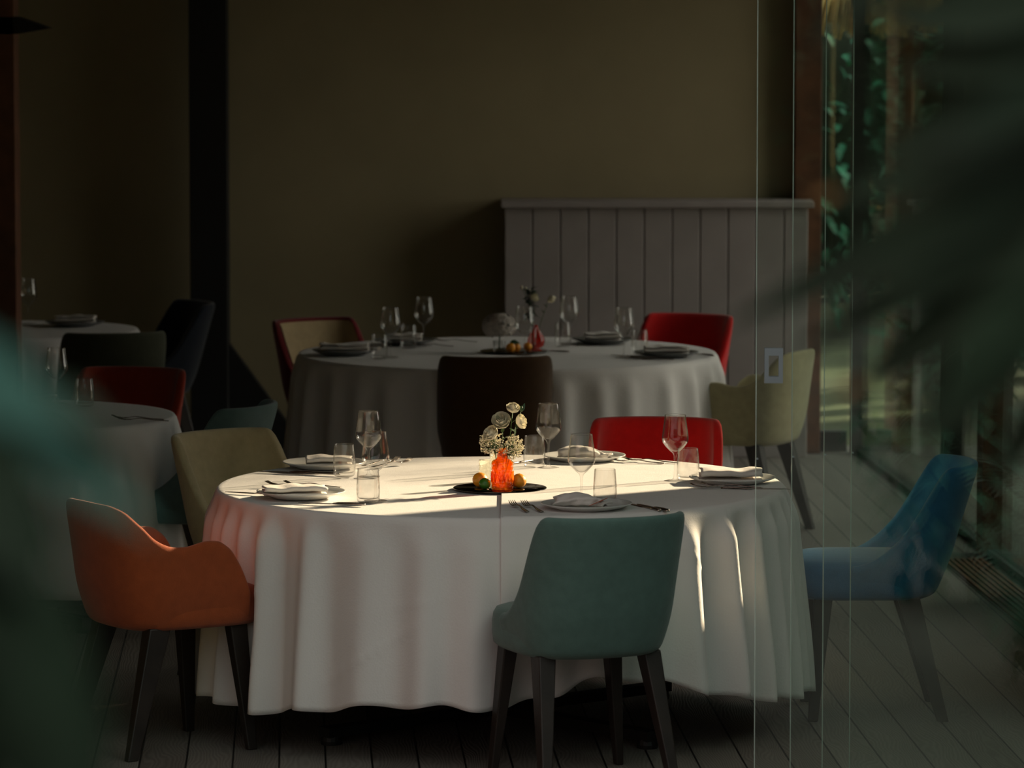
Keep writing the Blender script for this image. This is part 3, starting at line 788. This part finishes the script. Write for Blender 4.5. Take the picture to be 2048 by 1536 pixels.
def breath(label, base, cx, cz, sx, sz, n, seed):
    t = thing('gypsophila_sprig', label, 'flower', base, 0, 'sprays of tiny white flowers in the centrepiece')
    rnd = random.Random(seed); m = MB(); s_ = MB()
    for i in range(n):
        a = rnd.uniform(0, 2*PI); rr = math.sqrt(rnd.random())
        p = Vector((cx+sx*rr*math.cos(a), rnd.uniform(-.03, .03), cz+sz*rr*math.sin(a)))
        for k in range(3): m.ball(p+Vector([rnd.uniform(-.004, .004) for _ in range(3)]), rnd.uniform(.0018, .0030), (1, 1, .8), 6, 4)
        if i % 2 == 0: s_.tube([(0, 0, .09), (cx*.5+rnd.uniform(-.01, .01), 0, cz*.8), p], .0005, 4)
    m.obj('florets', 'floret', t); s_.obj('stems', 'stem', t)
breath('spray of tiny white flowers spilling left of the orange vase', VB, -.035, .135, .038, .036, 130, 3)
breath('spray of tiny white flowers hanging right of the orange vase', VB, .035, .120, .030, .038, 130, 4)
# clear textured holders behind
t = thing('glass_votive', 'short textured clear glass holder behind the left orange', 'glass', (-.082, 14.60, TT))
MB().lathe([(0, 0), (.021, 0), (.024, .003), (.024, .065), (.0225, .067), (.021, .065), (.021, .008), (0, .006)], 32).obj('cup', 'texglass', t)
t = thing('small_glass_vase', 'slim clear glass vase standing behind the orange vase', 'vase', (-.052, 14.45, TT))
MB().lathe([(0, 0), (.016, 0), (.018, .003), (.018, .11), (.021, .118), (.0195, .118), (.0165, .11), (.0165, .006), (0, .005)], 32).obj('tube', 'texglass', t)
def fruit(label, x, y, z, r, m, seed, cat='orange', name='orange'):
    t = thing(name, label, cat, (x, y, z)); rnd = random.Random(seed)
    q = Matrix.Rotation(rnd.uniform(-.6, .6), 4, 'X') @ Matrix.Rotation(rnd.uniform(-.6, .6), 4, 'Y')
    MB().ball((0, 0, r*.97), r, (1, 1, .96), 24, 16, q).obj('peel', m, t)
    MB().lathe([(0, -.001), (.003, 0), (.002, .0015), (0, .002)], 8, tuple((q @ Vector((0, 0, r*.93)))+Vector((0, 0, r*.97)))).obj('stalk_button', 'leaf', t)
fruit('small orange leaning on the left of the orange vase', -.100, 14.36, MZ, .0245, 'orangefruit', 1)
fruit('green lime in front of the left orange', -.085, 14.305, MZ, .0185, 'lime', 2, 'lime', 'lime')
fruit('small orange on the right of the orange vase', .022, 14.345, MZ, .0235, 'orangefruit', 3)

# ---- rear round table
for x, y, lab in ((-.515, 19.42, 'wine glass on the rear table nearest the orange-brown chair'), (-.385, 20.05, 'taller-looking wine glass on the rear table left of the hydrangea'),
                  (.053, 19.50, 'wine glass in front of the red vase on the rear table'), (.250, 20.10, 'wine glass on the rear table right of the dark-leaved flowers'),
                  (.474, 19.40, 'wine glass before the red chair on the rear table')): WGs(x, y, lab)
for x, y, lab in ((-.560, 19.36, 'tumbler beside the left napkin on the rear table'), (-.45, 19.90, 'tumbler at the far left setting of the rear table'),
                  (.222, 20.02, 'tumbler beside the far right setting of the rear table'), (.545, 19.60, 'tumbler near the red chair on the rear table')): TBs(x, y, lab)
GD = 'dark plates on the rear table'
for x, y, sd, lab, nl, L in ((-.715, 19.58, 5, 'dark plate at the left rim of the rear table', 'folded napkin on the left rim plate of the rear table', .21),
                      (-.47, 20.14, 6, 'dark plate at the far left of the rear table', 'crumpled napkin behind the left glasses on the rear table', .15),
                      (.400, 20.20, 7, 'dark plate at the far right of the rear table', 'folded napkin on the far right plate of the rear table', .16),
                      (.655, 19.47, 8, 'dark plate near the right rim of the rear table', 'block-folded napkin near the right rim of the rear table', .19)):
    put('dinner_plate', pd_me, x, y, TT, lab, 'plate', GD); put('folded_napkin', napkin_mesh(L, .09, 4, sd, flat=1.15), x, y, PZ, nl, 'napkin')
FK(-.35, 19.98, 70, 'fork between the left glasses of the rear table'); FK(-.25, 20.22, 75, 'fork at the far rim of the rear table')
FK(.58, 19.28, 80, 'fork before the right rim plate of the rear table'); KN(.80, 19.55, 30, 'knife by the right rim of the rear table')
KN(.49, 19.44, 40, 'knife catching light beside the right wine glass of the rear table')
KN(.15, 19.72, 60, 'small dark knife right of the rear centrepiece')
put('mirror_tray', MB().lathe([(0, 0), (.146, 0), (.148, .002), (.146, .004), (0, .004)], 48).mesh('mirror_tray', 'mirror'), .01, 19.72, TT, 'dark round tray under the rear table centrepiece', 'tray')
t = thing('hydrangea', 'pale round hydrangea head on the rear table', 'flower', (-.055, 19.68, TT+.005))
m = MB(); rnd = random.Random(9)
for i in range(420):
    a = rnd.uniform(0, 2*PI); u = rnd.uniform(-.7, 1); s_ = math.sqrt(1-u*u); d = Vector((s_*math.cos(a), s_*math.sin(a), u*.72)); p = Vector((0, 0, .108))+d*.072
    for k in range(4): 
        e = (d.orthogonal().normalized()); e = Matrix.Rotation(k*PI/2+a, 3, d) @ e
        m.leaf(p, e+d*.2, d, .014, .013, .1, 3)
m.ball((0, 0, .108), .060, (1, 1, .7)); m.obj('flower_head', 'hydr', t)
MB().tube([(0, 0, .01), (.002, 0, .07)], .003).obj('stem', 'stem', t)
t = thing('glass_votive', 'low clear glass holding the hydrangea', 'glass', (-.055, 19.68, TT+.0045))
MB().lathe([(0, 0), (.022, 0), (.026, .004), (.028, .045), (.026, .046), (.024, .008), (0, .006)], 28).obj('cup', 'glass', t)
t = thing('bulb_vase', 'pink glass onion-shaped vase on the rear table', 'vase', (.105, 19.90, TT))
MB().lathe([(0, 0), (.020, 0), (.034, .012), (.038, .03), (.034, .05), (.020, .072), (.009, .088), (.008, .100), (.006, .100), (.007, .088), (.018, .07), (.031, .05), (.035, .03), (.030, .012), (0, .006)], 32).obj('bulb', 'pinkglass', t)
V2 = (.09, 19.83, TT)
t = thing('leafy_branch', 'dark leafy sprig rising behind the wine glass on the rear table', 'flower', V2)
m = MB(); rnd = random.Random(4); s_ = MB().tube([(0, 0, .0), (-.005, 0, .15), (-.02, 0, .26)], .0022)
for i in range(60):
    z = rnd.uniform(.13, .26); a = rnd.uniform(0, 6.28); m.leaf(Vector((-.012, 0, z)), Vector((math.cos(a), math.sin(a), rnd.uniform(-.3, .7))), Vector((0, 0, 1)), rnd.uniform(.03, .05), .02)
m.obj('leaves', 'shrubdark', t); s_.obj('stem', 'stem', t)
t = thing('green_vase', 'slim dark glass holding the leafy sprig on the rear table', 'vase', V2)
MB().lathe([(0, 0), (.014, 0), (.016, .01), (.015, .09), (.012, .10), (.010, .09), (.013, .01), (0, .006)], 20).obj('tube', 'glass', t)
rose('white rose leaning right on the rear table', V2, (-.020+.02, 0, .222), .023, 11, (.6, -.3, .7), True, None)
rose('white rosebud drooping far right on the rear table', V2, (.078, 0, .222), .019, 12, (.5, -.3, -.8), True, None)
for i, (x, z) in enumerate(((-.047, .268), (-.030, .262), (-.012, .25))):
    t = thing('rosebud', ('topmost pale bud', 'middle pale bud', 'lower pale bud by the white rose')[i]+' on the rear leafy sprig', 'flower', V2)
    MB().ball((x, 0, z), .007, (.8, .8, 1.4)).obj('bud', 'petal', t); MB().tube([(-.012, 0, .18), (x, 0, z)], .001).obj('stem', 'stem', t)
fruit('tangerine before the wine glass stem on the rear table', -.005, 19.62, TT+.004, .021, 'orangefruit', 5)
fruit('tangerine right of the wine glass stem on the rear table', .068, 19.70, TT+.004, .019, 'orangefruit', 6)
fruit('reddish tangerine between hydrangea and wine glass', .020, 19.66, TT+.004, .018, 'orangefruit', 7)
t = thing('fallen_leaf', 'single green leaf resting over the tangerines', 'leaf', (.010, 19.64, TT+.045)); MB().leaf(Vector((-.02, 0, 0)), Vector((1, 0, .1)), Vector((0, -.8, 1)), .045, .026).obj('blade', 'shrubdark', t)

# ---- small left tables
WGs(-1.715, 17.26, 'wine glass on the small left table beside the leaves')
TBs(-1.603, 17.17, 'tumbler on the small left table')
put('folded_napkin', napkin_mesh(.10, .07, 4, 12), -1.77, 17.25, TT, 'folded napkin beside the wine glass on the small left table', 'napkin')
FK(-1.36, 16.62, 78, 'fork by the right rim of the small left table'); FK(-1.34, 16.56, 82, 'second fork by the right rim of the small left table')
WGs(-2.245, 21.30, 'right wine glass on the dark far left table'); WGs(-2.32, 21.14, 'left wine glass on the dark far left table')
put('dinner_plate', pd_me, -2.02, 21.22, TT, 'dark plate on the far left corner table', 'plate'); put('folded_napkin', napkin_mesh(.185, .08, 4, 13, flat=1.2), -2.02, 21.22, PZ, 'folded napkin on the far left corner table', 'napkin')

# ================================================================== GARDEN
def shrub(label, loc, sx, sy, sz, n, Ls, m='shrub', seed=1, stem=True, name='garden_shrub', group=None, core=.75):
    t = thing(name, label, 'shrub', (loc[0], loc[1], loc[2]), 0, group)
    rnd = random.Random(seed); mb = MB()
    for i in range(n):
        a = rnd.uniform(0, 2*PI); u = rnd.uniform(-1, 1); s_ = math.sqrt(1-u*u); d = Vector((s_*math.cos(a), s_*math.sin(a), u)); k = rnd.uniform(.72, 1.02)
        k *= 1+.12*math.sin(a*3+seed)+.08*math.sin(u*7+a*2)
        p = Vector((d.x*sx*k, d.y*sy*k, sz+d.z*sz*k))
        if p.z < .02: continue
        dd = (d+Vector([rnd.uniform(-.8, .8) for _ in range(3)])+Vector((0, 0, -.3))).normalized()
        mb.leaf(p, dd, Vector((rnd.uniform(-.3, .3), rnd.uniform(-.3, .3), 1)), Ls*rnd.uniform(.6, 1.2), Ls*.42, .3, 3)
    mb.obj('foliage', m, t)
    if stem:
        s = MB().tube([(0, 0, 0), (.02, .03, sz*.6), (0, 0, sz)], [.03, .025, .02], 8)
        for k in range(5): s.tube([(0, 0, sz*.3), (math.cos(k*1.3)*sx*.5, math.sin(k*1.3)*sy*.5, sz*1.2)], .012, 5)
        s.obj('branches', 'brownbark', t)
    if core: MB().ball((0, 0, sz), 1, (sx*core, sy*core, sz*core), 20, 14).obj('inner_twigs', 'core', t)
    return t
# clipped hedges; the unseen side ones are added to block sun, leaving a gap
def hedge(label, x0, x1, y0, y1, hgt, n, Ls, seed, m='shrubdark'):
    cx, cy = (x0+x1)/2, (y0+y1)/2
    t = thing('clipped_hedge', label, 'hedge', (cx, cy, 0)); hx, hy = (x1-x0)/2, (y1-y0)/2; rnd = random.Random(seed); mb = MB()
    for i in range(n):
        f = rnd.random(); A = hy/(hx+hy)
        if f < .12: p = Vector((rnd.uniform(-hx, hx), rnd.uniform(-hy, hy), hgt)); nn = Vector((0, 0, 1))
        elif rnd.random() < A: sgn = rnd.choice((-1, 1)); p = Vector((sgn*hx, rnd.uniform(-hy, hy), rnd.uniform(.05, hgt))); nn = Vector((sgn, 0, 0))
        else: sgn = rnd.choice((-1, 1)); p = Vector((rnd.uniform(-hx, hx), sgn*hy, rnd.uniform(.05, hgt))); nn = Vector((0, sgn, 0))
        p -= nn*rnd.uniform(0, .12)
        mb.leaf(p, (nn+Vector([rnd.uniform(-1, 1) for _ in range(3)])).normalized(), Vector((rnd.uniform(-.3, .3), rnd.uniform(-.3, .3), 1)), Ls*rnd.uniform(.6, 1.3), Ls*.5, .3, 3)
    mb.obj('foliage', m, t)
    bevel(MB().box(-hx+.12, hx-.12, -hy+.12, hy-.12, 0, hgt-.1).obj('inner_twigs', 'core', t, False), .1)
hedge('unseen tall dark hedge added beside the terrace to block the sun', 6.6, 7.8, -9, 17.75, 6.3, 6000, .24, 20)  # out of view, added to shade the terrace and foreground leaves
hedge('unseen very tall dark hedge added far outside the side windows to block the sun', 9, 10.4, 23.0, 30.5, 6.6, 2500, .3, 40)  # out of view, added to keep sun off the rear and left tables
hedge('clipped garden hedge closing the view behind the leafy bushes', -3, 11, 34.2, 35.2, 3.6, 6000, .2, 42, 'shrub')
hedge('tall clipped hedge closing off the terrace behind the viewpoint', -8, 7.6, -12.2, -10.8, 5.0, 4500, .26, 41)
for i, (x, y, sx, sz, n, L) in enumerate(((1.75, 31, .95, 1.35, 1500, .13), (3.85, 31.6, 1.05, 1.5, 1500, .14), (6.1, 32.5, 1.1, 1.6, 1200, .15), (-.6, 32, 1.2, 1.5, 800, .15), (8.5, 33, 1.15, 1.6, 900, .15))):
    shrub(('leafy bush seen through the corner pane', 'leafy bush right of the corner pane', 'leafy bush behind the palm leaves at right', 'leafy bush behind the back wall', 'far right leafy bush in the garden')[i], (x, y, 0), sx, .9, sz, n, L, 'shrub', 60+i)
shrub('low bright shrub on the ground outside the rear glass', (2.35, 24.8, 0), .35, .35, .42, 500, .10, 'shrub', 71)
shrub('low feathery shrub beside the pale trunk', (3.1, 27.2, 0), .5, .4, .40, 500, .11, 'shrub', 72)
# unseen loose foliage added to dapple the far side of the sunlit table
shrub('unseen loose foliage added outside the side window to dapple the sun', (4.3, 19.25, 2.0),   .45, 1.2, 1.25, 2400, .075, 'shrub', 73, stem=False, core=0)
t = thing('tree', 'pale leaning tree trunk seen through the rear glass wall', 'tree', (2.62, 26.0, 0))
MB().tube([(-.1, 0, 0), (0, 0, .6), (.12, .1, 1.4), (.1, .1, 2.6), (.3, .1, 4)], [.17, .14, .13, .12, .08], 14).obj('trunk', 'trunk', t)
m = MB(); rnd = random.Random(2)
for i in range(700):
    m.leaf(Vector((.3+rnd.gauss(0, .7), rnd.gauss(0, .7), 4.1+rnd.gauss(0, .4))), Vector([rnd.uniform(-1, 1) for _ in range(3)]), Vector((0, 0, 1)), .18, .07)
m.obj('crown', 'shrub', t)
t = thing('straw_parasol', 'sunlit straw parasol rim at the top of the corner pane', 'parasol', (2.35, 27.3, 0))
m = MB(); n = 90; rnd = random.Random(1)
prof = [(.02, 2.9), (.35, 2.62), (.72, 2.30), (.80, 2.10)]
m.lathe(prof[::-1], n, (0, 0, 0))
for i in range(260):
    a = rnd.uniform(0, 6.28); r_ = .74+rnd.uniform(0, .06); m.tube([(r_*math.cos(a), r_*math.sin(a), 2.25), ((r_+.05)*math.cos(a), (r_+.05)*math.sin(a), 2.06+rnd.uniform(-.05, .05))], .012, 4)
m.obj('thatch', 'straw', t); MB().tube([(0, 0, 0), (0, 0, 2.85)], .03, 12).obj('pole', 'brownbark', t)
# planting on the gravel in front, mirrored in the sliding glass
for i, (x, y, sx, sz, L, mm) in enumerate(((2.0, 10.9, .45, .55, .13, 'shrub'), (1.75, 8.6, .40, .62, .13, 'shrub'), (3.3, 9.6, .6, .9, .15, 'shrubdark'), (2.35, 5.6, .55, .75, .14, 'shrub'), (3.4, 6.9, .6, 1.1, .16, 'shrub'), (3.3, 2.2, .6, 1.2, .15, 'shrubdark'))):
    shrub(('pale green bush nearest the sliding glass', 'knee-high green bush on the gravel', 'dark rounded bush against the side hedge', 'round green bush midway along the gravel', 'taller green bush by the side hedge', 'dark bush at the far end of the gravel')[i]+' on the terrace side', (x, y, 0), sx, sx, sz, 420, L, mm, 90+i)
# ---- foreground palm: trunk and crown stand right of the view, leaflets hang into it
t = thing('potted_palm', 'dark green palm fronds hanging into view at the right, out of focus', 'palm', (.78, 2.55, 0))
MB().lathe([(0, 0), (.17, 0), (.22, .34), (.235, .36), (.21, .36), (.2, .32), (0, .32)], 32).obj('planter', 'terracotta', t)
MB().tube([(0, 0, .3), (.01, 0, 1.2), (0, 0, 2.25)], [.06, .05, .045], 12).obj('trunk', 'brownbark', t)
def frond(pts, nl, Ll, down, seed, tipw=.024):
    rnd = random.Random(seed); m = MB(); P = [Vector(p) for p in pts]
    m.tube(P, [.007]*(len(P)-1)+[.002], 6); seg = len(P)-1
    for i in range(nl):
        u = (i+.5)/nl*seg; k = min(int(u), seg-1); p = P[k].lerp(P[k+1], u-k); d = (P[k+1]-P[k]).normalized()
        for s_ in (-1, 1):
            dr = (d*.75+Vector(down)*(.9 if s_ > 0 else .15)+Vector((0, s_*.45, .0))+Vector([rnd.uniform(-.12, .12) for _ in range(3)])).normalized()
            m.leaf(p, dr, Vector((0, -.6, .8)), Ll*rnd.uniform(.75, 1.1)*(1-.3*i/nl), tipw, .18, 5)
    m.obj('frond', 'palm', t)
def frond2(pts, nl, dirs, Ll, seed, wd=.026):
    """a drooping frond: rachis pts, leaflets pointing along dirs (blended from first to last)"""
    rnd = random.Random(seed); m = MB(); P = [Vector(p) for p in pts]; seg = len(P)-1
    m.tube(P, [.006]*seg+[.002], 6)
    for i in range(nl):
        t_ = (i+.5)/nl; u = t_*seg; k = min(int(u), seg-1); p = P[k].lerp(P[k+1], u-k)
        d = Vector(dirs[0]).lerp(Vector(dirs[1]), t_)
        for s_ in (-1, 1):
            dr = (d+Vector((0, s_*.35, 0))+Vector([rnd.uniform(-.07, .07) for _ in range(3)])).normalized()
            m.leaf(p, dr, Vector((0, -.7, .7)), Ll*rnd.uniform(.7, 1.1), wd, .10, 5)
    m.obj('frond', 'palm', t)
# coordinates local to the palm base
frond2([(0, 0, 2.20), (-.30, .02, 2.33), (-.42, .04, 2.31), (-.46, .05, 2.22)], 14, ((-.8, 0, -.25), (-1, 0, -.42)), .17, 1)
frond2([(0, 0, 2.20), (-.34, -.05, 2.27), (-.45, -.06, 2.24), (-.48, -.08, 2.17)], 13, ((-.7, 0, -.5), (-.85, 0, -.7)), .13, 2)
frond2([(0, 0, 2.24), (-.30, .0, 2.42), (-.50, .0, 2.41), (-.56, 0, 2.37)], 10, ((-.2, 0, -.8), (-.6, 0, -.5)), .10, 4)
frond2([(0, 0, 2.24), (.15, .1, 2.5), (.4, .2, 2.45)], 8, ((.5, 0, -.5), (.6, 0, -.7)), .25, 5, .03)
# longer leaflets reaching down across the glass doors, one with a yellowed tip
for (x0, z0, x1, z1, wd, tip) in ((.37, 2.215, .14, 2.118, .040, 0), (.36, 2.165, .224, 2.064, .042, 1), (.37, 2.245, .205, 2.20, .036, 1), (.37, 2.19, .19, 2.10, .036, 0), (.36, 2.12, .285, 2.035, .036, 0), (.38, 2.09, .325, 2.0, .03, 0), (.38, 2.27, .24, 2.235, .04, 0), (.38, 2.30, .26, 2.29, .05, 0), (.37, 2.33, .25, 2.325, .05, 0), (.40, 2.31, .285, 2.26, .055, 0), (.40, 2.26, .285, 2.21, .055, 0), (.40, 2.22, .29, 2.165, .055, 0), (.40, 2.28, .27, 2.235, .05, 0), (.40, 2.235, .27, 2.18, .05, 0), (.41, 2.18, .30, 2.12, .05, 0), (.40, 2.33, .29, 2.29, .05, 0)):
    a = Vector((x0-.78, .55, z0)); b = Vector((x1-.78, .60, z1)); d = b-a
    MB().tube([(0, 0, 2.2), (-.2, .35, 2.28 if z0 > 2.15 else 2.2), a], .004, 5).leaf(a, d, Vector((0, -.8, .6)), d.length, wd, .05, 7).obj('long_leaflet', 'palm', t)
    if tip:
        e = MB().leaf(b-d*.12, d, Vector((0, -.8, .6)), .022, .009, .0, 4).obj('dry_tip', 'drytip', t); e['label'] = 'yellowed dry leaf tip'

# ---- foreground broad-leaved plant at the left
t = thing('broadleaf_plant', 'blurred blue-green broad leaves in the near left corner', 'plant', (-.46, 1.95, 0))
MB().lathe([(0, 0), (.15, 0), (.19, .3), (.2, .32), (.18, .32), (.17, .28), (0, .28)], 32).obj('planter', 'terracotta', t)
s_ = MB(); rnd = random.Random(3)
for k in range(5): s_.tube([(0, 0, .28), (.02*k-.04, .01*k, 1.3), (.06+.03*k, .02*(k-2), 2.0-.05*k)], .006, 6)
s_.obj('stems', 'stem', t)
def bl(p, d, L, W_, m_='broad'): MB().leaf(Vector(p), Vector(d), Vector((0, -.4, 1)), L, W_, .25, 7).obj('leaf', m_, t)
bl((.19, 0, 2.20), (1, -.2, -.3), .10, .05); bl((.19, .04, 2.185), (1, .2, -.4), .12, .05); bl((.17, -.05, 2.20), (.9, -.5, -.1), .10, .06); bl((.20, .02, 2.17), (1, 0, -.3), .12, .05)
for k in range(6):  # under-leaves take the dark palm colour as painted shade
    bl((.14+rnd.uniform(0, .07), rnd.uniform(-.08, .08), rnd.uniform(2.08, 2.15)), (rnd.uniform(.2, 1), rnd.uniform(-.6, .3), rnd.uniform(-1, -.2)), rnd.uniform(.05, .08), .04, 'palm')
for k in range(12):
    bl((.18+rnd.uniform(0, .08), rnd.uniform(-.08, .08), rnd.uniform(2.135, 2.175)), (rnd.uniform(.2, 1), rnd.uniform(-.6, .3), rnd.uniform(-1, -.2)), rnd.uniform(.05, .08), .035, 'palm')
# lower leaves of the same plant, shade painted in with the dark palm colour
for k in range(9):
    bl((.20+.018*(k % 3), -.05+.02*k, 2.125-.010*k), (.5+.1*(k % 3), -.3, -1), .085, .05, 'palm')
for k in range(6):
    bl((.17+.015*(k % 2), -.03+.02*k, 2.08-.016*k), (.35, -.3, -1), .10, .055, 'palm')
